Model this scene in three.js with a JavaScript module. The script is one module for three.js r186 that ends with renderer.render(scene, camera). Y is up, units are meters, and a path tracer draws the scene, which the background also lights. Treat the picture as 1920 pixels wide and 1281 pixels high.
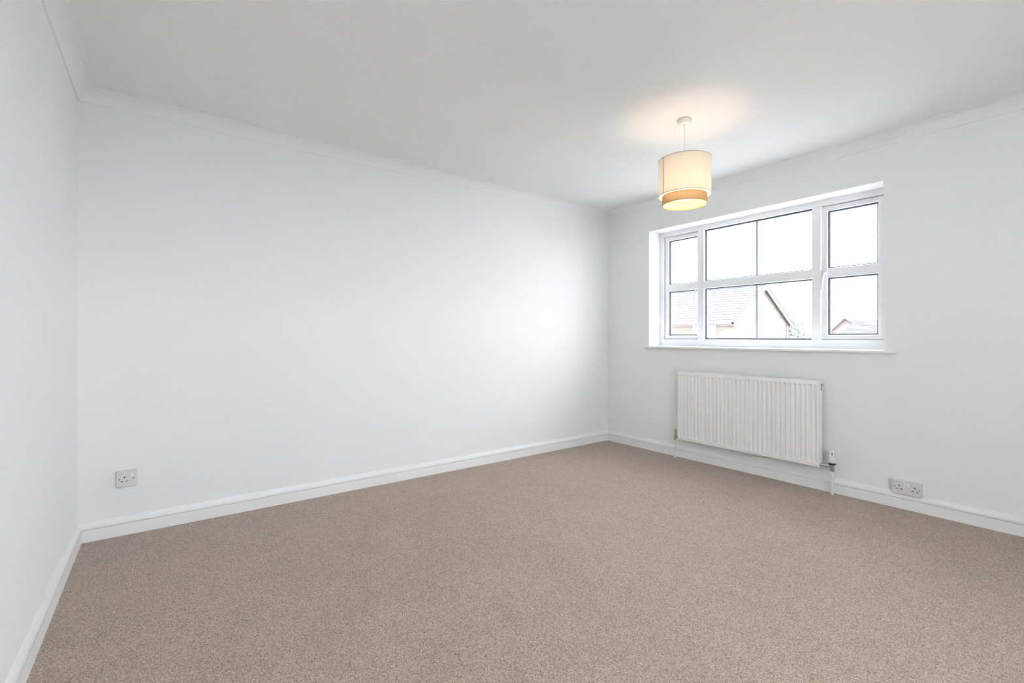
import * as THREE from 'three';
import { RoundedBoxGeometry } from 'three/addons/geometries/RoundedBoxGeometry.js';
import { mergeGeometries, toCreasedNormals } from 'three/addons/utils/BufferGeometryUtils.js';

// ---------------------------------------------------------------- camera, sky, exposure
const FRAME_W = 1920, FRAME_H = 1281, FOCAL = 873;                 // focal length in pixels of the photograph
const EYE = 1.08;                                                   // camera height
const YAW = Math.atan2(653, 873);                                   // turn to the right of the side wall's direction
const camera = new THREE.PerspectiveCamera(THREE.MathUtils.radToDeg(2 * Math.atan(FRAME_H / 2 / FOCAL)), FRAME_W / FRAME_H, 0.05, 400);
camera.position.set(0, EYE, 0);
camera.rotation.y = -YAW;
camera.setViewOffset(FRAME_W, FRAME_H, 0, 8.5, FRAME_W, FRAME_H);   // a slight lens shift puts the horizon at row 632

const scene = new THREE.Scene();
scene.background = new THREE.Color().setRGB(0.925, 0.985, 1.065);      // even overcast sky
scene.backgroundIntensity = 11.3;
const renderer = new THREE.WebGLRenderer({ antialias: true });
renderer.toneMapping = THREE.LinearToneMapping;
renderer.toneMappingExposure = 1.06;
renderer.shadowMap.enabled = true;
renderer.shadowMap.type = THREE.PCFSoftShadowMap;
const LAMP_CANDELA = 0.16;                                           // the pendant's bulb

// ---------------------------------------------------------------- the room's measures (metres; floor at y = 0)
const UB = 3.727, WA = 3.310, UC = -0.360, WD = -1.35, H = 2.382;   // window wall x = UB, far wall z = -WA, left wall x = UC, unseen wall behind z = -WD, set back for the light
const RAD90 = Math.PI / 2;

// ---------------------------------------------------------------- helpers
let seed = 7;
const rnd = () => { seed = (seed + 0x6d2b79f5) | 0; let t = Math.imul(seed ^ (seed >>> 15), 1 | seed); t = (t + Math.imul(t ^ (t >>> 7), 61 | t)) ^ t; return ((t ^ (t >>> 14)) >>> 0) / 4294967296; };
const used = new Map();
const numbered = (name) => { const n = used.get(name) ?? 0; used.set(name, n + 1); return n ? `${name}_${String(n).padStart(3, '0')}` : name; };
function tag(o, label, category, group, kind) {
  Object.assign(o.userData, { label, category });
  if (group) o.userData.group = group;
  if (kind) o.userData.kind = kind;
  return o;
}
function put(o, parent) { o.castShadow = o.receiveShadow = true; (parent ?? scene).add(o); return o; }
function mesh(name, geometries, material, parent, partLabel) {
  const list = [].concat(geometries).map((g) => (g.index ? g.toNonIndexed() : g));
  for (const g of list) for (const k of Object.keys(g.attributes)) if (!['position', 'normal', 'uv'].includes(k) && list.length > 1) g.deleteAttribute(k);
  const m = new THREE.Mesh(list.length > 1 ? mergeGeometries(list) : list[0], material);
  m.name = numbered(name);
  if (partLabel) m.userData.label = partLabel;
  return put(m, parent);
}
function group(name, parent, x = 0, y = 0, z = 0, turn = 0) {
  const g = new THREE.Group(); g.name = numbered(name); g.position.set(x, y, z); g.rotation.y = turn;
  (parent ?? scene).add(g);
  return g;
}
const onWallB = (name, s = 0, y = 0, out = 0) => group(name, null, UB - out, y, -WA + s, -RAD90);   // local x runs right along the wall, z into the room
const onWallA = (name, u = 0, y = 0, out = 0) => group(name, null, u, y, -WA + out, 0);
const bx = (x0, x1, y0, y1, z0, z1, r = 0) => {
  const w = x1 - x0, h = y1 - y0, d = z1 - z0;
  const g = r ? new RoundedBoxGeometry(w, h, d, 2, Math.min(r, w / 2.01, h / 2.01, d / 2.01)) : new THREE.BoxGeometry(w, h, d);
  return g.translate((x0 + x1) / 2, (y0 + y1) / 2, (z0 + z1) / 2);
};
const rect = (x0, x1, y0, y1, Kind = THREE.Shape) => { const p = new Kind(); p.moveTo(x0, y0); p.lineTo(x1, y0); p.lineTo(x1, y1); p.lineTo(x0, y1); p.closePath(); return p; };
function plate(shape, holes, z0, z1, bevel = 0) {                    // a sheet with openings; front edges chamfered
  for (const h of holes) shape.holes.push(h);
  const g = new THREE.ExtrudeGeometry(shape, { depth: z1 - z0 - bevel * 2, bevelEnabled: bevel > 0, bevelThickness: bevel, bevelSize: bevel, bevelOffset: -bevel, bevelSegments: 2, curveSegments: 8 });
  return g.translate(0, 0, z0 + bevel);
}
function sweep(profile, length, mitreA = 0, mitreB = 0) {            // profile [[out, up]...] drawn along x, ends cut at 45 degrees where mitre is 1
  const pos = [], uv = [], n = profile.length;
  const P = (k, end) => { const [o, y] = profile[k]; return [end ? length - mitreB * o : mitreA * o, y, o]; };
  const quad = (a, b, c, d) => pos.push(...a, ...b, ...c, ...a, ...c, ...d);
  for (let k = 0; k < n - 1; k++) quad(P(k, 0), P(k, 1), P(k + 1, 1), P(k + 1, 0));
  for (let i = 0; i < pos.length; i += 3) uv.push(pos[i], pos[i + 1] + pos[i + 2]);
  const g = new THREE.BufferGeometry();
  g.setAttribute('position', new THREE.Float32BufferAttribute(pos, 3));
  g.setAttribute('uv', new THREE.Float32BufferAttribute(uv, 2));
  return toCreasedNormals(g, 0.45);
}
const lathe = (pts, seg = 40) => new THREE.LatheGeometry(pts.map(([r, y]) => new THREE.Vector2(r, y)), seg);
const cyl = (r, y0, y1, x = 0, z = 0, seg = 20) => new THREE.CylinderGeometry(r, r, y1 - y0, seg).translate(x, (y0 + y1) / 2, z);
const lying = (r, x0, x1, y, z, seg = 18) => new THREE.CylinderGeometry(r, r, x1 - x0, seg).rotateZ(RAD90).translate((x0 + x1) / 2, y, z);

// ---------------------------------------------------------------- textures
function dataTexture(size, fill, srgb) {
  const a = new Uint8Array(size * size * 4);
  fill(a);
  const t = new THREE.DataTexture(a, size, size);
  t.wrapS = t.wrapT = THREE.RepeatWrapping; t.magFilter = THREE.LinearFilter; t.minFilter = THREE.LinearMipmapLinearFilter; t.generateMipmaps = true;
  if (srgb) t.colorSpace = THREE.SRGBColorSpace;
  t.needsUpdate = true;
  return t;
}
// twisted pile: tufts on a jittered grid, each with a tone of its own; the relief goes into the bump map
function carpetTextures() {
  const N = 2048, CELL = 4, M = N / CELL, jx = new Float32Array(M * M), jy = new Float32Array(M * M), tone = new Float32Array(M * M), warm = new Float32Array(M * M);
  for (let i = 0; i < M * M; i++) {
    jx[i] = rnd(); jy[i] = rnd();
    const r = rnd();
    tone[i] = 0.76 + 0.30 * rnd() + (r > 0.93 ? 0.12 : r < 0.1 ? -0.16 : 0); warm[i] = rnd() - 0.5;
  }
  const colour = new Uint8Array(N * N * 4), relief = new Uint8Array(N * N * 4);
  for (let y = 0; y < N; y++) for (let x = 0; x < N; x++) {
    const cx = Math.floor(x / CELL), cy = Math.floor(y / CELL);
    let best = 1e9, who = 0;
    for (let dy = -1; dy <= 1; dy++) for (let dx = -1; dx <= 1; dx++) {
      const k = ((cy + dy + M) % M) * M + ((cx + dx + M) % M);
      const ex = (cx + dx + jx[k]) * CELL - x - 0.5, ey = (cy + dy + jy[k]) * CELL - y - 0.5, d = ex * ex + ey * ey;
      if (d < best) { best = d; who = k; }
    }
    const o = (y * N + x) * 4, t = tone[who] * (0.97 + 0.06 * rnd()), w = warm[who];
    colour[o] = Math.min(255, 199 * t * (1 + 0.03 * w)); colour[o + 1] = Math.min(255, 181 * t); colour[o + 2] = Math.min(255, 165 * t * (1 - 0.07 * w)); colour[o + 3] = 255;
    const h = Math.max(0, 255 - Math.sqrt(best) * 62) * (0.7 + 0.3 * tone[who]);
    relief[o] = relief[o + 1] = relief[o + 2] = Math.min(255, h); relief[o + 3] = 255;
  }
  return [dataTexture(N, (a) => a.set(colour), true), dataTexture(N, (a) => a.set(relief), false)];
}
function stippleTexture() {                                          // stippled ceiling paint
  const N = 1024, h = new Float32Array(N * N);
  for (let k = 0; k < 16000; k++) {
    const cx = rnd() * N, cy = rnd() * N, r = 3 + rnd() * 6, a = 0.3 + rnd() * 0.7, R = Math.ceil(r);
    for (let y = -R; y <= R; y++) for (let x = -R; x <= R; x++) {
      const d = Math.hypot(x, y) / r; if (d > 1) continue;
      const i = ((Math.floor(cy + y) + N) % N) * N + ((Math.floor(cx + x) + N) % N);
      h[i] = Math.max(h[i], a * (1 - d * d));
    }
  }
  return dataTexture(N, (p) => { for (let i = 0; i < N * N; i++) { p[i * 4] = p[i * 4 + 1] = p[i * 4 + 2] = h[i] * 255; p[i * 4 + 3] = 255; } }, false);
}
function brickTexture() {                                            // far brickwork, courses too small to pick apart
  const N = 512;
  return dataTexture(N, (p) => {
    const tone = {};
    for (let y = 0; y < N; y++) for (let x = 0; x < N; x++) {
      const row = Math.floor(y / 32), xx = (x + (row % 2) * 48) % N, col = Math.floor(xx / 96), key = row + '_' + col;
      tone[key] ??= 0.88 + rnd() * 0.2;
      const joint = y % 32 < 4 || xx % 96 < 4, t = joint ? 1 : tone[key], o = (y * N + x) * 4;
      p[o] = joint ? 224 : 226 * t; p[o + 1] = joint ? 214 : 204 * t; p[o + 2] = joint ? 204 : 186 * t; p[o + 3] = 255;
    }
  }, true);
}

// ---------------------------------------------------------------- materials
const std = (r, g, b, roughness = 0.5, extra = {}) => { const m = new THREE.MeshStandardMaterial({ roughness, side: THREE.DoubleSide, ...extra }); m.color.setRGB(r, g, b); return m; };
const phys = (r, g, b, extra) => { const m = new THREE.MeshPhysicalMaterial({ side: THREE.DoubleSide, ...extra }); m.color.setRGB(r, g, b); return m; };
const [carpetColour, carpetRelief] = carpetTextures();
for (const t of [carpetColour, carpetRelief]) t.repeat.set(1 / 1.42, 1 / 1.42);
const stipple = stippleTexture(); stipple.repeat.set(1 / 0.9, 1 / 0.9);
const bricks = brickTexture(); bricks.repeat.set(1 / 1.2, 1 / 1.2);
const M = {
  wall: std(0.90, 0.90, 0.892, 0.85),
  ceiling: std(0.90, 0.90, 0.892, 0.9, { bumpMap: stipple, bumpScale: 0.0006 }),
  gloss: std(0.92, 0.92, 0.91, 0.35),
  carpet: phys(1, 1, 1, { roughness: 1, specularIntensity: 0.3, map: carpetColour, bumpMap: carpetRelief, bumpScale: 0.0018, vertexColors: true, sheen: 0.35, sheenRoughness: 0.55, sheenColor: new THREE.Color(0.9, 0.86, 0.84) }),
  upvc: std(0.89, 0.90, 0.91, 0.28),
  gasket: std(0.05, 0.055, 0.065, 0.6),
  spacer: std(0.42, 0.47, 0.55, 0.5),
  glass: phys(1, 1, 1, { transmission: 1, roughness: 0, thickness: 0, ior: 1.5 }),
  enamel: std(0.91, 0.91, 0.895, 0.3),
  chrome: std(0.62, 0.62, 0.63, 0.18, { metalness: 1 }),
  black: std(0.015, 0.015, 0.016, 0.5),
  valveCap: std(0.62, 0.52, 0.30, 0.45),
  pipe: std(0.88, 0.88, 0.85, 0.4),
  socket: std(0.74, 0.73, 0.715, 0.35),
  rocker: std(0.86, 0.86, 0.86, 0.3),
  steel: std(0.16, 0.16, 0.165, 0.4, { metalness: 0.6 }),
  rose: std(0.82, 0.81, 0.79, 0.4),
  shade: phys(0.85, 0.77, 0.64, { transmission: 0.18, roughness: 1, thickness: 0 }),
  trimTape: std(0.62, 0.56, 0.48, 0.8),
  rattan: phys(0.78, 0.53, 0.26, { transmission: 0.3, roughness: 0.9, thickness: 0 }),
  wire: std(0.75, 0.74, 0.72, 0.35),
  render: std(0.3, 0.29, 0.28, 0.9),
  brick: std(0.195, 0.204, 0.206, 0.9, { map: bricks }),
  tile: std(0.074, 0.072, 0.075, 0.85),
  barge: std(0.118, 0.106, 0.122, 0.7),
  verge: std(0.06, 0.055, 0.07, 0.8),
  soffit: std(0.24, 0.19, 0.175, 0.8),
  outsideGround: std(0.42, 0.42, 0.41, 1),
  bark: std(0.18, 0.14, 0.10, 0.95),
  leaf: phys(0.38, 0.39, 0.38, { transmission: 0.3, roughness: 0.9, thickness: 0 }),
};

// ---------------------------------------------------------------- the shell
{
  const x0 = UC, x1 = UB, z0 = -WA, z1 = -WD, nx = 160, nz = 150;
  const top = new THREE.PlaneGeometry(x1 - x0, z1 - z0, nx, nz).rotateX(-RAD90).translate((x0 + x1) / 2, 0, (z0 + z1) / 2);
  const p = top.attributes.position, uv = [], col = [];
  const hash = (i, j) => { let t = Math.imul(i, 374761393) + Math.imul(j, 668265263); t = Math.imul(t ^ (t >>> 13), 1274126177); return ((t ^ (t >>> 16)) >>> 0) / 4294967296; };
  const noise = (x, y) => { const i = Math.floor(x), j = Math.floor(y), f = x - i, g = y - j, s = f * f * (3 - 2 * f), t = g * g * (3 - 2 * g); const a = hash(i, j) * (1 - s) + hash(i + 1, j) * s, b = hash(i, j + 1) * (1 - s) + hash(i + 1, j + 1) * s; return a * (1 - t) + b * t - 0.5; };
  for (let i = 0; i < p.count; i++) {
    const x = p.getX(i), z = p.getZ(i);
    uv.push(x, z);
    const brushed = Math.tanh(6 * noise(x * 4 + 40, z * 3 + 40));    // pile trodden and brushed one way or the other, in patches
    const c = 1 + 0.018 * brushed + 0.05 * noise(x * 13 + 90, z * 11 + 90) + 0.05 * noise(x * 31 + 10, z * 29 + 10);
    col.push(c, c, c);
  }
  top.setAttribute('uv', new THREE.Float32BufferAttribute(uv, 2));
  top.setAttribute('color', new THREE.Float32BufferAttribute(col, 3));
  const floor = mesh('floor', top, M.carpet);
  tag(floor, 'taupe fleck twist-pile carpet fitted wall to wall over the whole room', 'floor', null, 'structure');
  mesh('underlay', bx(x0 - 0.02, x1 + 0.02, -0.2, -0.004, z0 - 0.02, z1 + 0.02), M.render, floor);
  tag(mesh('ceiling', bx(UC - 0.25, UB + 0.3, H, H + 0.2, -WA - 0.25, -WD + 0.25), M.ceiling), 'white stipple-painted ceiling with the pendant lamp hanging from it', 'ceiling', null, 'structure');
  const T = 0.25;
  tag(mesh('wall_rear', bx(UC - T, UB, -0.2, H, -WA - T, -WA), M.wall), 'long blank white wall between the left wall and the window wall', 'wall', null, 'structure');
  tag(mesh('wall_left', bx(UC - T, UC, -0.2, H, -WA, -WD), M.wall), 'blank white wall at the left edge, opposite the window', 'wall', null, 'structure');
  // unseen wall behind the camera: an added window here lets in even fill daylight
  const V = { a: 0.10, b: 1.90, y0: 0.80, y1: 2.02 };
  const front = mesh('wall_front', plate(rect(-(UB + 0.0), T - UC, -0.2, H), [rect(-V.b, -V.a, V.y0, V.y1, THREE.Path)], -T, 0).rotateY(Math.PI).translate(0, 0, -WD), M.wall);
  tag(front, 'unseen white wall behind the camera with an added window for fill light', 'wall', null, 'structure');
  const addedWin2 = group('window_2', null, 0, 0, -WD + 0.16, Math.PI);
  tag(addedWin2, 'added white two-light window out of view behind the camera, letting in fill daylight', 'window', null, 'structure');
  const mid = -(V.a + V.b) / 2;
  mesh('outer_frame', plate(rect(-V.b, -V.a, V.y0, V.y1), [rect(-V.b + 0.05, mid - 0.03, V.y0 + 0.05, V.y1 - 0.05, THREE.Path), rect(mid + 0.03, -V.a - 0.05, V.y0 + 0.05, V.y1 - 0.05, THREE.Path)], -0.07, 0, 0.006), M.upvc, addedWin2);
  for (const [a, b] of [[-V.b + 0.05, mid - 0.03], [mid + 0.03, -V.a - 0.05]]) mesh('pane', new THREE.PlaneGeometry(b - a, V.y1 - V.y0 - 0.1).translate((a + b) / 2, (V.y0 + V.y1) / 2, -0.035), M.glass, addedWin2);
}
// window opening, measured along the window wall from the far corner
const O = { s0: 0.522, s1: 2.338, y0: 0.972, y1: 2.090 };
{
  const shape = rect(-0.25, WA - WD + 0.25, -0.2, H);
  const g = plate(shape, [rect(O.s0, O.s1, O.y0, O.y1, THREE.Path)], -0.30, 0).rotateY(-RAD90).translate(UB, 0, -WA);
  tag(mesh('wall_right', g, M.wall), 'white wall with the wide window, the radiator and a double socket', 'wall', null, 'structure');
}

// skirting boards and coving
const skirt = [[0, 0], [0.016, 0], [0.016, 0.0635], [0.007, 0.0638], [0.007, 0.0682], [0.0155, 0.0686], [0.0155, 0.076], [0.0145, 0.083], [0.011, 0.090], [0.0075, 0.095], [0.006, 0.0985], [0.006, 0.102], [0.004, 0.104], [0, 0.104]];
const coving = [[0, -0.068], [0.004, -0.068], [0.005, -0.063]];
for (let k = 0; k <= 14; k++) { const a = (k / 14) * RAD90; coving.push([0.066 - 0.060 * Math.cos(a), -0.063 + 0.058 * Math.sin(a)]); }
coving.push([0.071, -0.004], [0.071, 0], [0, 0]);
const runs = [
  ['rear', 'long wall', UB - UC, UC, -WA, 0],
  ['right', 'window wall', WA - WD, UB, -WA, -RAD90],
  ['left', 'left wall', WA - WD, UC, -WD, RAD90],
  ['front', 'wall behind the camera', UB - UC, UB, -WD, Math.PI],
];
runs.forEach(([side, where, length, x, z, turn], i) => {
  const b = mesh('baseboard_' + side, sweep(skirt, length, 1, 1), M.gloss);
  b.position.set(x, 0, z); b.rotation.y = turn;
  tag(b, `white moulded skirting board along the foot of the ${where}`, 'skirting board', null, 'structure');
  const c = mesh('trim_' + (i + 1), sweep(coving, length, 1, 1), M.ceiling);
  c.position.set(x, H, z); c.rotation.y = turn;
  tag(c, `white concave plaster coving along the top of the ${where}`, 'coving', null, 'structure');
});

// ---------------------------------------------------------------- window
{
  const win = onWallB('window_1');
  tag(win, 'wide white window of a fixed centre light between two side casements', 'window', null, 'structure');
  const F = -0.170, BACK = -0.245;                                   // face of the frame and its outer face
  const J = { l: 0.560, r: 2.300, y0: 1.058, y1: 2.048 };
  mesh('outer_frame', plate(rect(O.s0 - 0.002, O.s1 + 0.002, 0.985, O.y1 + 0.012), [rect(J.l, J.r, J.y0, J.y1, THREE.Path)], BACK, F, 0.006), M.upvc, win);
  const m1 = [0.922, 0.985], m2 = [1.857, 1.919];
  for (const [a, b] of [m1, m2]) mesh('mullion', bx(a, b, J.y0 - 0.004, J.y1 + 0.004, BACK, F - 0.001, 0.006), M.upvc, win);
  mesh('transom', bx(m1[1] - 0.004, m2[0] + 0.004, 1.517, 1.586, BACK, F - 0.0015, 0.006), M.upvc, win);
  const unit = (parent, a, b, y0, y1, z) => {                        // a sealed double-glazed unit: two panes, spacer bar, gasket
    mesh('gasket', plate(rect(a - 0.006, b + 0.006, y0 - 0.006, y1 + 0.006), [rect(a + 0.007, b - 0.007, y0 + 0.006, y1 - 0.006, THREE.Path)], z - 0.0005, z + 0.004), M.gasket, parent);
    const g = mesh('pane', [new THREE.PlaneGeometry(b - a, y1 - y0).translate((a + b) / 2, (y0 + y1) / 2, z - 0.001), new THREE.PlaneGeometry(b - a, y1 - y0).translate((a + b) / 2, (y0 + y1) / 2, z - 0.022)], M.glass, parent);
    mesh('spacer_bar', plate(rect(a - 0.004, b + 0.004, y0 - 0.004, y1 + 0.004), [rect(a + 0.012, b - 0.012, y0 + 0.010, y1 - 0.010, THREE.Path)], z - 0.020, z - 0.006), M.spacer, parent);
    return g;
  };
  // fixed centre light
  const bar = 1.4375;
  for (const [y0, y1] of [[1.060, 1.517], [1.586, 2.046]]) {
    const light = group('fixed_light', win);
    unit(light, 0.985, 1.857, y0, y1, -0.200);
    mesh('glazing_bar', bx(bar - 0.0095, bar + 0.0095, y0, y1, -0.2165, -0.2055), M.spacer, light, 'slim grey-blue bar inside the glazing');
  }
  // casements, set back a little in the frame
  const casement = (x0, x1, handleSide) => {
    const z = -0.193, sash = mesh('casement_sash', plate(rect(x0, x1, J.y0 + 0.002, J.y1 - 0.002), [rect(x0 + 0.041, x1 - 0.041, 1.095, 1.517, THREE.Path), rect(x0 + 0.041, x1 - 0.041, 1.587, 2.009, THREE.Path)], -0.245, z, 0.005), M.upvc, win);
    mesh('gasket', plate(rect(x0 - 0.004, x1 + 0.004, J.y0 - 0.002, J.y1 + 0.002), [rect(x0 + 0.003, x1 - 0.003, J.y0 + 0.005, J.y1 - 0.005, THREE.Path)], -0.240, z - 0.010), M.gasket, sash);
    for (const [y0, y1] of [[1.095, 1.517], [1.587, 2.009]]) unit(sash, x0 + 0.041, x1 - 0.041, y0, y1, -0.214);
    // cranked lever handle: base on the stile, neck, drooping lever
    const hx = handleSide > 0 ? x1 - 0.026 : x0 + 0.032, hy = 1.548, dir = -1;
    const lever = new THREE.TubeGeometry(new THREE.CatmullRomCurve3([[0, 0, 0.012], [0, -0.002, 0.030], [dir * 0.004, -0.016, 0.038], [dir * 0.010, -0.055, 0.040], [dir * 0.017, -0.112, 0.038]].map((v) => new THREE.Vector3(...v))), 24, 0.0062, 10);
    mesh('window_handle', [bx(-0.014, 0.014, -0.032, 0.032, 0, 0.012, 0.005), new THREE.CylinderGeometry(0.011, 0.012, 0.022, 16).rotateX(RAD90).translate(0, 0, 0.020), lever, new THREE.SphereGeometry(0.0064, 10, 8).translate(dir * 0.017, -0.112, 0.038)].map((g) => g.translate(hx, hy, z)), M.upvc, sash, 'white cranked lever handle');
  };
  casement(0.562, 0.945, 1);
  casement(1.912, 2.298, -1);
  // sill board with a rounded nose, running past the opening on both sides
  const w = (a, b, c, d) => { const s = new THREE.Shape(); s.moveTo(a, b); s.lineTo(c, b); s.lineTo(c, d); s.lineTo(a, d); s.closePath(); return s; };
  mesh('window_sill', [bx(O.s0 - 0.045, O.s1 + 0.068, 0.9725, 0.9945, 0.0005, 0.032, 0.008), new THREE.ExtrudeGeometry(w(O.s0, 0.9725, O.s1, 0.9945), { depth: 0.25, bevelEnabled: false }).translate(0, 0, -0.245)], M.gloss, win, 'white painted sill board with rounded nose');
}

// ---------------------------------------------------------------- radiator
{
  const r = onWallB('radiator');
  tag(r, 'white ribbed panel radiator on the wall below the window', 'radiator');
  const X0 = 0.889, X1 = 1.998, Y0 = 0.174, Y1 = 0.775, Z0 = 0.034, Z1 = 0.090;
  // pressed front panel: vertical channels sunk between ribs
  const N = 33, pitch = (X1 - X0 - 0.012) / N, xs = [X0, X0 + 0.002, X0 + 0.005], ys = [], pos = [], idx = [];
  for (let k = 0; k < N; k++) for (const f of [0.10, 0.22, 0.30, 0.36, 0.50, 0.64, 0.70, 0.78, 0.90]) xs.push(X0 + 0.006 + (k + f) * pitch);
  xs.push(X1 - 0.005, X1 - 0.002, X1);
  const yLow = Y0 + 0.036, yHigh = Y1 - 0.034;
  ys.push(Y0, Y0 + 0.002, Y0 + 0.005, Y0 + 0.0115, Y0 + 0.013, Y0 + 0.0145, Y0 + 0.02, yLow - 0.007, yLow - 0.0045, yLow - 0.0025, yLow - 0.0005, yLow + 0.002, yLow + 0.004);
  for (let k = 1; k < 8; k++) ys.push(yLow + 0.004 + (k / 8) * (yHigh - yLow - 0.008));
  ys.push(yHigh - 0.004, yHigh - 0.002, yHigh + 0.0005, yHigh + 0.0025, yHigh + 0.0045, yHigh + 0.007, Y1 - 0.008, Y1 - 0.005, Y1 - 0.002, Y1);
  const smooth = (a, b, v) => { const t = Math.min(1, Math.max(0, (v - a) / (b - a))); return t * t * (3 - 2 * t); };
  for (const y of ys) for (const x of xs) {
    const f = (((x - X0 - 0.006) / pitch) % 1 + 1) % 1, inside = x > X0 + 0.006 && x < X1 - 0.006;
    const channel = inside ? smooth(0.20, 0.38, f) * (1 - smooth(0.62, 0.80, f)) * smooth(yLow - 0.006, yLow + 0.001, y) * (1 - smooth(yHigh - 0.001, yHigh + 0.006, y)) : 0;
    const edge = Math.min(x - X0, X1 - x, y - Y0, Y1 - y), turn = edge < 0.005 ? 0.005 * (1 - Math.sqrt(Math.max(0, 1 - ((0.005 - edge) / 0.005) ** 2))) : 0;
    const seam = Math.abs(y - Y0 - 0.013) < 0.001 ? 0.003 : 0;
    pos.push(x, y, Z1 - 0.0075 * channel - turn - seam);
  }
  const W = xs.length;
  for (let j = 0; j < ys.length - 1; j++) for (let i = 0; i < W - 1; i++) { const a = j * W + i; idx.push(a, a + 1, a + W + 1, a, a + W + 1, a + W); }
  const panel = new THREE.BufferGeometry();
  panel.setAttribute('position', new THREE.Float32BufferAttribute(pos, 3));
  panel.setAttribute('uv', new THREE.Float32BufferAttribute(new Float32Array(pos.length / 3 * 2), 2));
  panel.setIndex(idx); panel.computeVertexNormals();
  mesh('front_panel', [panel, bx(X0 + 0.001, X1 - 0.001, Y0, Y1 - 0.002, Z1 - 0.018, Z1 - 0.009)], M.enamel, r, 'ribbed front panel with 33 vertical channels');
  // folded convector fins behind the panel
  const fins = [];
  for (let k = 0; k < 44; k++) fins.push(bx(X0 + 0.03 + k * 0.024, X0 + 0.0312 + k * 0.024, Y0 + 0.045, Y1 - 0.04, Z0 + 0.008, Z1 - 0.018));
  mesh('convector_fins', fins, M.enamel, r);
  for (const s of [0, 1]) {
    const a = s ? X1 - 0.0005 : X0 - 0.0035, cover = mesh('side_cover', [bx(a, a + 0.004, Y0 + 0.022, Y1 - 0.001, Z0, Z1 - 0.006, 0.0016)], M.enamel, r);
    mesh('end_tapping', [lying(0.012, s ? X1 : X0 - 0.010, s ? X1 + 0.008 : X0, Y1 - 0.03, Z0 + 0.022), new THREE.CylinderGeometry(0.0045, 0.0045, 0.012, 8).rotateZ(RAD90).translate(s ? X1 + 0.011 : X0 - 0.012, Y1 - 0.03, Z0 + 0.022)], M.chrome, cover, 'chrome bleed plug');
    mesh('end_slot', bx(s ? X1 + 0.0005 : X0 - 0.0042, s ? X1 + 0.0042 : X0 - 0.0005, Y1 - 0.068, Y1 - 0.044, Z0 + 0.016, Z0 + 0.026), M.black, cover);
  }
  const slats = [bx(X0, X1, Y1 - 0.006, Y1 + 0.001, Z0, Z0 + 0.007, 0.002), bx(X0, X1, Y1 - 0.006, Y1 + 0.001, Z1 - 0.014, Z1 - 0.005, 0.002)];
  for (let k = 0; k <= 74; k++) slats.push(bx(X0 + k * (X1 - X0 - 0.005) / 74, X0 + 0.005 + k * (X1 - X0 - 0.005) / 74, Y1 - 0.005, Y1, Z0 + 0.006, Z1 - 0.013));
  mesh('top_grille', slats, M.enamel, r);
  for (const s of [X0 + 0.16, X1 - 0.16]) mesh('wall_bracket', [bx(s, s + 0.03, Y0 + 0.06, Y1 - 0.06, 0.0005, 0.006), bx(s + 0.012, s + 0.018, Y0 + 0.07, Y0 + 0.11, 0.004, Z0 + 0.012), bx(s + 0.012, s + 0.018, Y1 - 0.11, Y1 - 0.07, 0.004, Z0 + 0.012)], M.enamel, r);
  // lockshield valve on the left with its tan cap and pipe
  const lx = 0.846, lz = 0.060;
  const lock = mesh('lockshield_valve', [cyl(0.0105, 0.166, 0.201, lx, lz), cyl(0.0135, 0.160, 0.172, lx, lz, 6), lying(0.0085, lx, X0 + 0.004, 0.190, lz), lying(0.012, lx + 0.016, lx + 0.028, 0.190, lz, 6)], M.chrome, r, 'plated lockshield valve body');
  mesh('valve_cap', lathe([[0, 0.251], [0.008, 0.251], [0.0105, 0.248], [0.0115, 0.202], [0, 0.202]], 20).translate(lx, 0, lz), M.valveCap, lock, 'tan plastic cap');
  mesh('pipe', [cyl(0.0085, -0.003, 0.163, lx, lz)], M.pipe, r, 'white painted pipe up from the carpet');
  // thermostatic valve on the right
  const tx = 2.070, tz = 0.060;
  const body = mesh('thermostatic_valve', [cyl(0.0125, 0.168, 0.205, tx, tz), cyl(0.0145, 0.160, 0.175, tx, tz, 6), lying(0.0078, X1 - 0.002, tx, 0.192, tz), lying(0.0125, tx - 0.040, tx - 0.020, 0.192, tz, 6), lying(0.0105, X1 + 0.001, X1 + 0.008, 0.192, tz, 6)], M.chrome, r, 'chrome valve body and tail piece');
  mesh('valve_collar', lathe([[0, 0.2165], [0.0205, 0.2165], [0.0215, 0.214], [0.0215, 0.208], [0.018, 0.203], [0, 0.203]], 28).translate(tx, 0, tz), M.black, body, 'black collar ring');
  const head = [lathe([[0, 0.296], [0.0125, 0.296], [0.0155, 0.294], [0.0170, 0.268], [0.0205, 0.250], [0.0215, 0.228], [0.0200, 0.217], [0, 0.217]], 32)];
  for (let k = 0; k < 12; k++) head.push(bx(-0.0022, 0.0022, 0.264, 0.290, 0.0145, 0.0188, 0.001).rotateY((k * Math.PI) / 6));
  mesh('valve_head', head.map((g) => g.translate(tx, 0, tz)), M.rocker, body, 'white thermostatic head with grip ribs');
  const slots = [];
  for (let k = 0; k < 6; k++) slots.push(bx(-0.0020, 0.0020, 0.272, 0.289, 0.0150, 0.0171).rotateY(Math.PI / 12 + (k * Math.PI) / 3).translate(tx, 0, tz));
  mesh('grip_slots', slots, M.steel, body);
  mesh('pipe', [cyl(0.0085, -0.003, 0.163, tx, tz)], M.pipe, r, 'white painted pipe up from the carpet');
}

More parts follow.
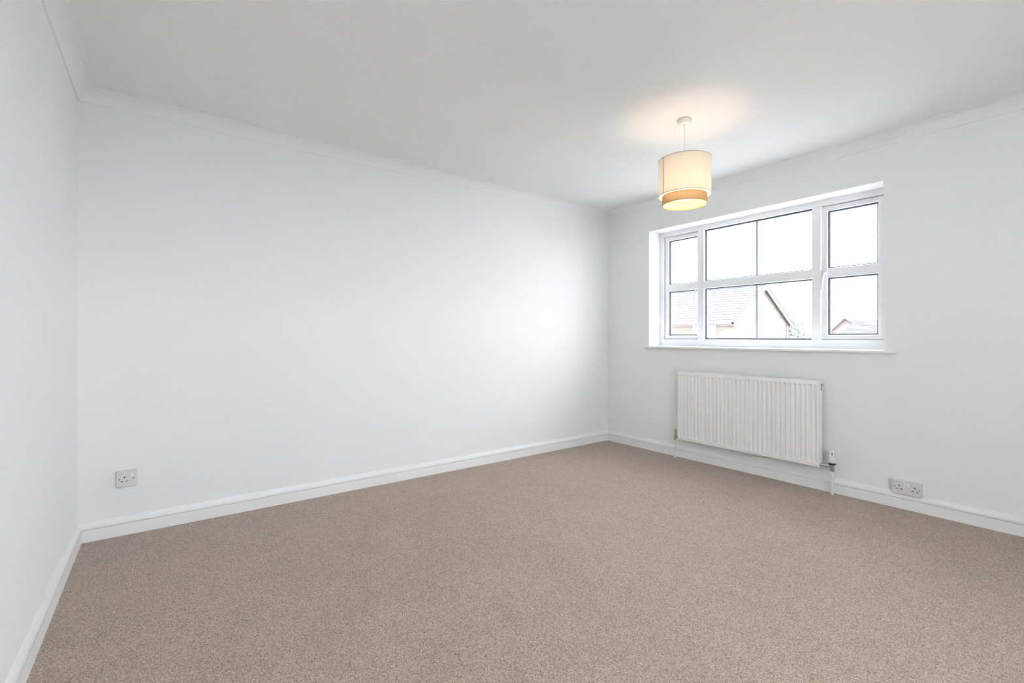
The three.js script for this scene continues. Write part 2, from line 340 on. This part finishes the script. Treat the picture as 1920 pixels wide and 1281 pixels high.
// ---------------------------------------------------------------- sockets
function socket(root, width, outlets, rockers) {
  const h = 0.086, x0 = -width / 2, T = 0.0095, slotsAt = [];
  for (const [cx, cy] of outlets) slotsAt.push([cx, cy + 0.0105, 0.0048, 0.0092], [cx - 0.0112, cy - 0.0115, 0.0078, 0.0048], [cx + 0.0112, cy - 0.0115, 0.0078, 0.0048]);
  const hole = ([x, y, w, t]) => rect(x - w / 2, x + w / 2, y - t / 2, y + t / 2, THREE.Path);
  const outline = new THREE.Shape(), R = 0.004, a = x0, b = -x0, c = -h / 2, d = h / 2;
  outline.moveTo(a + R, c); outline.lineTo(b - R, c); outline.quadraticCurveTo(b, c, b, c + R); outline.lineTo(b, d - R); outline.quadraticCurveTo(b, d, b - R, d);
  outline.lineTo(a + R, d); outline.quadraticCurveTo(a, d, a, d - R); outline.lineTo(a, c + R); outline.quadraticCurveTo(a, c, a + R, c);
  const plateMesh = mesh('face_plate', plate(outline, slotsAt.map(hole), 0, T, 0.0022), M.socket, root);
  for (const [x, y, w, t] of slotsAt) mesh('pin_hole', bx(x - w / 2 - 0.001, x + w / 2 + 0.001, y - t / 2 - 0.001, y + t / 2 + 0.001, 0.0005, T - 0.0045), M.black, plateMesh);
  for (const s of [-1, 1]) {
    const sx = s * (width / 2 - 0.0128);
    mesh('screw', [new THREE.CylinderGeometry(0.0034, 0.0034, 0.0016, 16).rotateX(RAD90).translate(sx, 0, T + 0.0003)], M.steel, plateMesh);
  }
  for (const [rx, ry] of rockers) {
    mesh('switch_rocker', [bx(-0.0055, 0.0055, -0.0115, 0.0115, -0.003, 0.003, 0.0015).rotateX(-0.14).translate(rx, ry, T + 0.0012)], M.rocker, root, 'white rocker switch');
  }
  return root;
}
{
  const one = tag(onWallA('power_socket', -0.161, 0.310, 0), 'single white switched power socket low on the long wall near the left corner', 'socket');
  mesh('back_box', bx(-0.0415, 0.0415, -0.0415, 0.0415, 0.0005, 0.024, 0.003), M.socket, one);
  socket(one, 0.086, [[-0.0095, -0.0015]], [[0.0215, 0.021]]);
  for (const k of one.children) if (k.name.indexOf('back_box')) k.position.z = 0.0238;
  const two = tag(onWallB('power_socket', 2.462, 0.1385, 0), 'double power socket resting just above the skirting right of the radiator', 'socket');
  mesh('back_box', bx(-0.070, 0.070, -0.0405, 0.0405, 0.0005, 0.018, 0.003), M.socket, two);
  socket(two, 0.146, [[-0.0385, -0.0015], [0.0385, -0.0015]], [[-0.0085, 0.021], [0.0085, 0.021]]);
  for (const k of two.children) if (k.name.indexOf('back_box')) k.position.z = 0.0178;
}

// ---------------------------------------------------------------- pendant lamp
{
  const lamp = group('pendant_lamp', null, 2.504, H, -1.619);
  tag(lamp, 'lit pendant lamp with cream drum shade over a woven rattan band', 'pendant lamp');
  const Y = (y) => y - H;
  mesh('ceiling_rose', lathe([[0, -0.028], [0.006, -0.028], [0.034, -0.027], [0.0385, -0.024], [0.0405, -0.004], [0.043, 0], [0, 0]], 40), M.rose, lamp);
  mesh('cord', [new THREE.TubeGeometry(new THREE.CatmullRomCurve3([[0, -0.026, 0], [0.0012, -0.10, 0], [-0.0015, -0.18, 0.001], [0, Y(2.095), 0]].map((v) => new THREE.Vector3(...v))), 24, 0.0033, 8), lathe([[0.0033, -0.040], [0.0065, -0.030], [0.0075, -0.026], [0, -0.026]], 16)], M.rose, lamp);
  mesh('lamp_holder', lathe([[0, Y(2.10)], [0.006, Y(2.10)], [0.014, Y(2.09)], [0.017, Y(2.065)], [0.017, Y(2.045)], [0.021, Y(2.043)], [0.021, Y(2.035)], [0, Y(2.035)]], 24), M.rose, lamp);
  // drum shade: cloth on a thin liner, open at both ends, with bound rims
  const R = 0.149, T0 = Y(1.929), T1 = Y(2.141), open = (r, a, b) => new THREE.CylinderGeometry(r, r, b - a, 96, 1, true).translate(0, (a + b) / 2, 0);
  const drum = mesh('drum_shade', open(R, T0, T1), M.shade, lamp, 'cream fabric drum');
  for (const y of [T0, T1]) mesh('rim_binding', new THREE.TorusGeometry(R, 0.0022, 8, 96).rotateX(RAD90).translate(0, y, 0), M.trimTape, drum);
  mesh('shade_seam', bx(-0.004, 0.004, T0 + 0.002, T1 - 0.002, -0.0006, 0.0014).translate(0, 0, R).rotateY(-1.88), M.shade, drum);
  // woven band hanging below, made of upright canes and rings
  const r = 0.1255, B0 = Y(1.877), B1 = Y(1.925), canes = [], weft = [];
  for (let k = 0; k < 150; k++) canes.push(bx(-0.0011, 0.0011, B0, B1, -0.0005, 0.0005).translate(0, 0, r).rotateY((k / 150) * Math.PI * 2));
  const rings = 10;
  for (let k = 1; k < rings; k++) weft.push(new THREE.TorusGeometry(r + 0.0008, 0.0013, 5, 96).rotateX(RAD90).translate(0, B0 + (k / rings) * (B1 - B0), 0));
  const band = mesh('rattan_band', [...canes, ...weft], M.rattan, lamp, 'woven natural rattan band');
  for (const y of [B0, B1]) mesh('rim_binding', lathe([[r - 0.0022, y - 0.004], [r + 0.0026, y - 0.004], [r + 0.0026, y + 0.004], [r - 0.0022, y + 0.004], [r - 0.0022, y - 0.004]], 96), M.rattan, band);
  mesh('band_lining', open(r - 0.0016, B0, B1), phys(0.90, 0.76, 0.50, { transmission: 0.4, roughness: 1, thickness: 0 }), band, 'yellowish inner lining');
  // spider that carries shade and band
  const arms = [];
  for (let k = 0; k < 3; k++) arms.push(new THREE.CylinderGeometry(0.0015, 0.0015, R - 0.018, 6).rotateZ(RAD90).translate((R + 0.018) / 2, Y(2.047), 0).rotateY((k * 2 * Math.PI) / 3 + 0.4), new THREE.CylinderGeometry(0.0013, 0.0013, Math.hypot(0.022, 0.12), 6).rotateZ(Math.atan2(0.020, 0.099)).translate(R - 0.0095, Y(1.9965), 0).rotateY((k * 2 * Math.PI) / 3 + 0.4));
  arms.push(new THREE.TorusGeometry(0.0195, 0.0016, 6, 24).rotateX(RAD90).translate(0, Y(2.047), 0));
  mesh('shade_carrier', arms, M.wire, lamp);
  const glow = new THREE.MeshStandardMaterial({ roughness: 0.4 });
  glow.color.setRGB(0.9, 0.88, 0.84); glow.emissive.setRGB(1, 0.80, 0.50); glow.emissiveIntensity = 3;
  const bulb = mesh('bulb', lathe([[0, Y(1.946)], [0.010, Y(1.948)], [0.0225, Y(1.958)], [0.0290, Y(1.976)], [0.0270, Y(1.996)], [0.0185, Y(2.018)], [0.0135, Y(2.035)], [0, Y(2.037)]], 28), glow, lamp, 'glowing warm bulb');
  bulb.castShadow = false;
  const light = new THREE.PointLight(new THREE.Color().setRGB(1, 0.78, 0.54), LAMP_CANDELA, 0, 2);
  light.name = 'bulb_light'; light.position.set(0, Y(1.985), 0); light.castShadow = true; light.shadow.radius = 1.6; light.shadow.mapSize.set(1024, 1024);
  lamp.add(light);
}

// ---------------------------------------------------------------- outside
const G = -2.72;                                                     // ground level below this upper floor
tag(mesh('ground', new THREE.BoxGeometry(160, 0.3, 160).translate(70, G - 0.15, -20), M.outsideGround), 'ground outside between the neighbouring houses', 'ground', null, 'structure');
// roof plane of real overlapping tile courses: from eave edge a-b up to ridge edge d-c
function courses(a, b, c, d, n, lap = 0.035) {
  const out = [], v = (p) => new THREE.Vector3(...p), A = v(a), B = v(b), C = v(c), D = v(d), nrm = new THREE.Vector3().crossVectors(B.clone().sub(A), D.clone().sub(A)).normalize();
  if (nrm.y < 0) nrm.negate();
  for (let k = 0; k < n; k++) {
    const p = A.clone().lerp(D, k / n).addScaledVector(nrm, lap), q = B.clone().lerp(C, k / n).addScaledVector(nrm, lap), r = B.clone().lerp(C, (k + 1) / n), s = A.clone().lerp(D, (k + 1) / n), p0 = A.clone().lerp(D, k / n), q0 = B.clone().lerp(C, k / n);
    const pos = [];
    for (const t of [[p, q, r], [p, r, s], [p0, q0, q], [p0, q, p]]) for (const w of t) pos.push(w.x, w.y, w.z);
    const g = new THREE.BufferGeometry();
    g.setAttribute('position', new THREE.Float32BufferAttribute(pos, 3));
    g.setAttribute('uv', new THREE.Float32BufferAttribute(new Float32Array(pos.length / 3 * 2), 2));
    g.computeVertexNormals();
    out.push(g);
  }
  return out;
}
function slab(points, normal, thickness) {                           // a flat polygon given thickness along a normal
  const n = new THREE.Vector3(...normal).normalize().multiplyScalar(thickness), P = points.map((p) => new THREE.Vector3(...p)), Q = P.map((p) => p.clone().add(n)), pos = [];
  const tri = (...t) => { for (const w of t) pos.push(w.x, w.y, w.z); };
  for (let k = 1; k < P.length - 1; k++) { tri(P[0], P[k], P[k + 1]); tri(Q[0], Q[k + 1], Q[k]); }
  for (let k = 0; k < P.length; k++) { const l = (k + 1) % P.length; tri(P[k], P[l], Q[l]); tri(P[k], Q[l], Q[k]); }
  const g = new THREE.BufferGeometry(), uv = [];
  g.setAttribute('position', new THREE.Float32BufferAttribute(pos, 3));
  g.computeVertexNormals();
  for (let i = 0; i < pos.length; i += 3) uv.push(Math.abs(normal[0]) > Math.abs(normal[2]) ? pos[i + 2] : pos[i], pos[i + 1]);
  g.setAttribute('uv', new THREE.Float32BufferAttribute(uv, 2));
  return g;
}
{ // house opposite: long roof slope towards us, gable end to the right
  const U1 = 29.0, U2 = 36.8, UM = (U1 + U2) / 2, WG = 15.25, WF = 25, eave = EYE + 1.10, ridge = EYE + 3.56, over = 0.28, k = (ridge - eave) / (UM - U1);
  const house = group('house', null, UM, G, -(WG + WF) / 2);
  tag(house, 'peach brick house opposite with a large tiled gable roof', 'house', 'neighbouring houses');
  const L = (u, y, w) => [u - UM, y - G, -w + (WG + WF) / 2];
  mesh('wall', [
    slab([L(U1, G, WG), L(U2, G, WG), L(U2, eave, WG), L(UM, ridge - 0.06, WG), L(U1, eave, WG)], [0, 0, -1], 0.3),
    slab([L(U1, G, WF), L(U2, G, WF), L(U2, eave, WF), L(UM, ridge - 0.06, WF), L(U1, eave, WF)], [0, 0, 1], 0.3),
    slab([L(U1, G, WG + 0.3), L(U1, eave, WG + 0.3), L(U1, eave, WF - 0.3), L(U1, G, WF - 0.3)], [1, 0, 0], 0.3),
    slab([L(U2, G, WG + 0.3), L(U2, eave, WG + 0.3), L(U2, eave, WF - 0.3), L(U2, G, WF - 0.3)], [-1, 0, 0], 0.3),
  ], M.brick, house);
  const ya = eave - over * k, w0 = WG - 0.16, w1 = WF + 0.16;
  const roof = mesh('roof', [...courses(L(U1 - over, ya, w1), L(U1 - over, ya, w0), L(UM, ridge, w0), L(UM, ridge, w1), 14, 0.022), ...courses(L(U2 + over, ya, w0), L(U2 + over, ya, w1), L(UM, ridge, w1), L(UM, ridge, w0), 14, 0.022)], M.tile, house);
  const ridgeTiles = [];
  for (let w = w0; w < w1; w += 0.45) ridgeTiles.push(new THREE.CylinderGeometry(0.13, 0.13, 0.43, 12, 1, false).rotateX(RAD90).translate(0, ridge - G, -w - 0.22 + (WG + WF) / 2));
  mesh('ridge_tiles', ridgeTiles, M.tile, roof);
  for (const s of [-1, 1]) {
    const a = UM + s * (UM - U1 + over), y = ya;
    mesh('bargeboard', slab([L(UM, ridge + 0.02, w0), L(a, y + 0.02, w0), L(a, y - 0.32, w0), L(UM, ridge - 0.32, w0)], [0, 0, 1], 0.06), M.barge, house);
    mesh('verge_tiles', slab([L(UM, ridge + 0.085, w0), L(a, y + 0.085, w0), L(a, y + 0.022, w0), L(UM, ridge + 0.022, w0)], [0, 0, 1], 0.08), M.verge, house);
  }
  for (const s of [-1, 1]) {
    const a = s < 0 ? U1 - over : U2 + over;
    mesh('gutter', new THREE.CylinderGeometry(0.075, 0.075, w1 - w0 - 0.3, 10).rotateX(RAD90).translate(a - UM + s * 0.06, ya - 0.05 - G, 0), M.barge, house);
  }
  mesh('soffit', bx(U1 - UM - over, U1 - UM, ya - G - 0.16, ya - G - 0.12, -(w1 - w0) / 2, (w1 - w0) / 2), M.soffit, house);
  for (const [a, b] of [[15.45, 16.30], [18.2, 20.0]]) mesh('brick_band', bx(U1 - UM - 0.05, U1 - UM + 0.02, 0.72 + EYE - G, 0.88 + EYE - G, -b + (WG + WF) / 2, -a + (WG + WF) / 2), M.soffit, house);
  mesh('downpipe', cyl(0.05, 0.1, ya - G - 0.15, U2 - UM - 0.35, (WF - WG) / 2 + 0.08, 10), M.render, house);
  const fr = (wa, wb, ya2, yb2) => bx(U1 - UM - 0.09, U1 - UM + 0.01, EYE + ya2 - G, EYE + yb2 - G, -wb + (WG + WF) / 2, -wa + (WG + WF) / 2);
  const win = mesh('window', [fr(16.45, 18.05, -0.35, -0.27), fr(16.45, 18.05, 0.77, 0.85), fr(16.45, 16.53, -0.27, 0.77), fr(17.21, 17.29, -0.27, 0.77), fr(17.97, 18.05, -0.27, 0.77)], M.upvc, house);
  for (const [a, b] of [[16.53, 17.21], [17.29, 17.97]]) mesh('pane', bx(U1 - UM - 0.06, U1 - UM - 0.03, EYE - 0.27 - G, EYE + 0.77 - G, -b + (WG + WF) / 2, -a + (WG + WF) / 2), std(0.3, 0.33, 0.36, 0.05), win);
}
{ // small gabled house further right
  const U = 55, ap = [17.45, EYE + 2.04], R_ = [16.35, EYE + 1.33], L_ = [19.2, EYE + 0.25], back = 9;
  const house = group('house', null, U, G, -17.4);
  tag(house, 'distant pink brick gable between the centre and the tiled roof at right', 'house', 'neighbouring houses');
  const P = (u, y, w) => [u, y - G, -w + 17.4];
  mesh('wall', [slab([P(0, G, L_[0]), P(0, L_[1], L_[0]), P(0, ap[1] - 0.08, ap[0]), P(0, R_[1], R_[0]), P(0, G, R_[0])], [1, 0, 0], back)], M.brick, house).material = std(0.18, 0.155, 0.148, 0.9);
  const k = (ap[1] - L_[1]) / (L_[0] - ap[0]), kr = (ap[1] - R_[1]) / (ap[0] - R_[0]);
  mesh('roof', [...courses(P(-0.25, L_[1] - 0.2 * k, L_[0] + 0.2), P(back, L_[1] - 0.2 * k, L_[0] + 0.2), P(back, ...[ap[1], ap[0]]), P(-0.25, ap[1], ap[0]), 9), ...courses(P(back, R_[1] - 0.2 * kr, R_[0] - 0.2), P(-0.25, R_[1] - 0.2 * kr, R_[0] - 0.2), P(-0.25, ap[1], ap[0]), P(back, ap[1], ap[0]), 5)], M.tile, house);
  mesh('bargeboard', [slab([P(-0.3, ap[1] + 0.04, ap[0]), P(-0.3, R_[1] - 0.2 * kr, R_[0] - 0.2), P(-0.3, R_[1] - 0.2 * kr - 0.2, R_[0] - 0.2), P(-0.3, ap[1] - 0.2, ap[0])], [1, 0, 0], 0.08), slab([P(-0.3, ap[1] + 0.04, ap[0]), P(-0.3, L_[1] - 0.2 * k, L_[0] + 0.2), P(-0.3, L_[1] - 0.2 * k - 0.22, L_[0] + 0.2), P(-0.3, ap[1] - 0.22, ap[0])], [1, 0, 0], 0.08)], M.barge, house);
}
{ // low roof at the right with a hipped end
  const house = group('house', null, 50, G, -11);
  tag(house, 'distant low house at far right of the window with pale tiled hip roof', 'house', 'neighbouring houses');
  const P = (u, y, w) => [u - 50, y - G, -w + 11];
  const yr = EYE + 1.52, ye = EYE + 0.12;
  mesh('wall', [slab([P(46.6, G, 14.9), P(54.4, G, 14.9), P(54.4, ye + 0.1, 14.9), P(46.6, ye + 0.1, 14.9)], [0, 0, 1], 10)], M.brick, house);
  mesh('roof', [...courses(P(46.2, ye, 15.25), P(46.2, ye, 4.6), P(50.5, yr, 6), P(50.5, yr, 15.15), 13), ...courses(P(54.8, ye, 4.6), P(54.8, ye, 15.25), P(50.5, yr, 15.15), P(50.5, yr, 6), 13), ...courses(P(54.8, ye, 15.25), P(46.2, ye, 15.25), P(50.5, yr, 15.15), P(50.5, yr, 15.15), 13)], M.tile, house);
}
// trees behind the houses
function tree(u, w, top, r, label) {
  const t = group('tree', null, u, G, -w);
  tag(t, label, 'tree', 'trees beyond the houses');
  const hgt = top - G, leaves = [];
  mesh('trunk', [new THREE.CylinderGeometry(0.14, 0.24, hgt * 0.6, 10).translate(0, hgt * 0.3, 0), new THREE.CylinderGeometry(0.05, 0.09, hgt * 0.35, 6).rotateZ(0.5).translate(-0.5, hgt * 0.62, 0), new THREE.CylinderGeometry(0.05, 0.09, hgt * 0.35, 6).rotateZ(-0.5).translate(0.5, hgt * 0.62, 0.1)], M.bark, t);
  for (let k = 0; k < 1500; k++) {
    const a = rnd() * Math.PI * 2, c = rnd() * 2 - 1, q = Math.cbrt(rnd()), s = Math.sqrt(1 - c * c), wob = 0.8 + 0.25 * Math.sin(a * 3 + u) * s;
    leaves.push(new THREE.CircleGeometry(0.13 + rnd() * 0.1, 5).rotateX(rnd() * 6).rotateY(rnd() * 6).translate(r * wob * q * s * Math.cos(a), hgt - r * 0.85 + r * 0.85 * q * c, r * wob * q * s * Math.sin(a)));
  }
  mesh('foliage', leaves, M.leaf, t).userData.kind = 'stuff';
}
tree(70, 28.2, EYE + 2.85, 2.4, 'faint leafy tree just right of the opposite gable');
tree(76, 28.4 - 3.2, EYE + 2.2, 2.4, 'faint lower leafy tree left of the distant pink gable');
tree(66, 21.6, EYE + 1.5, 1.9, 'faint small tree nearest the pink gable');

renderer.render(scene, camera);
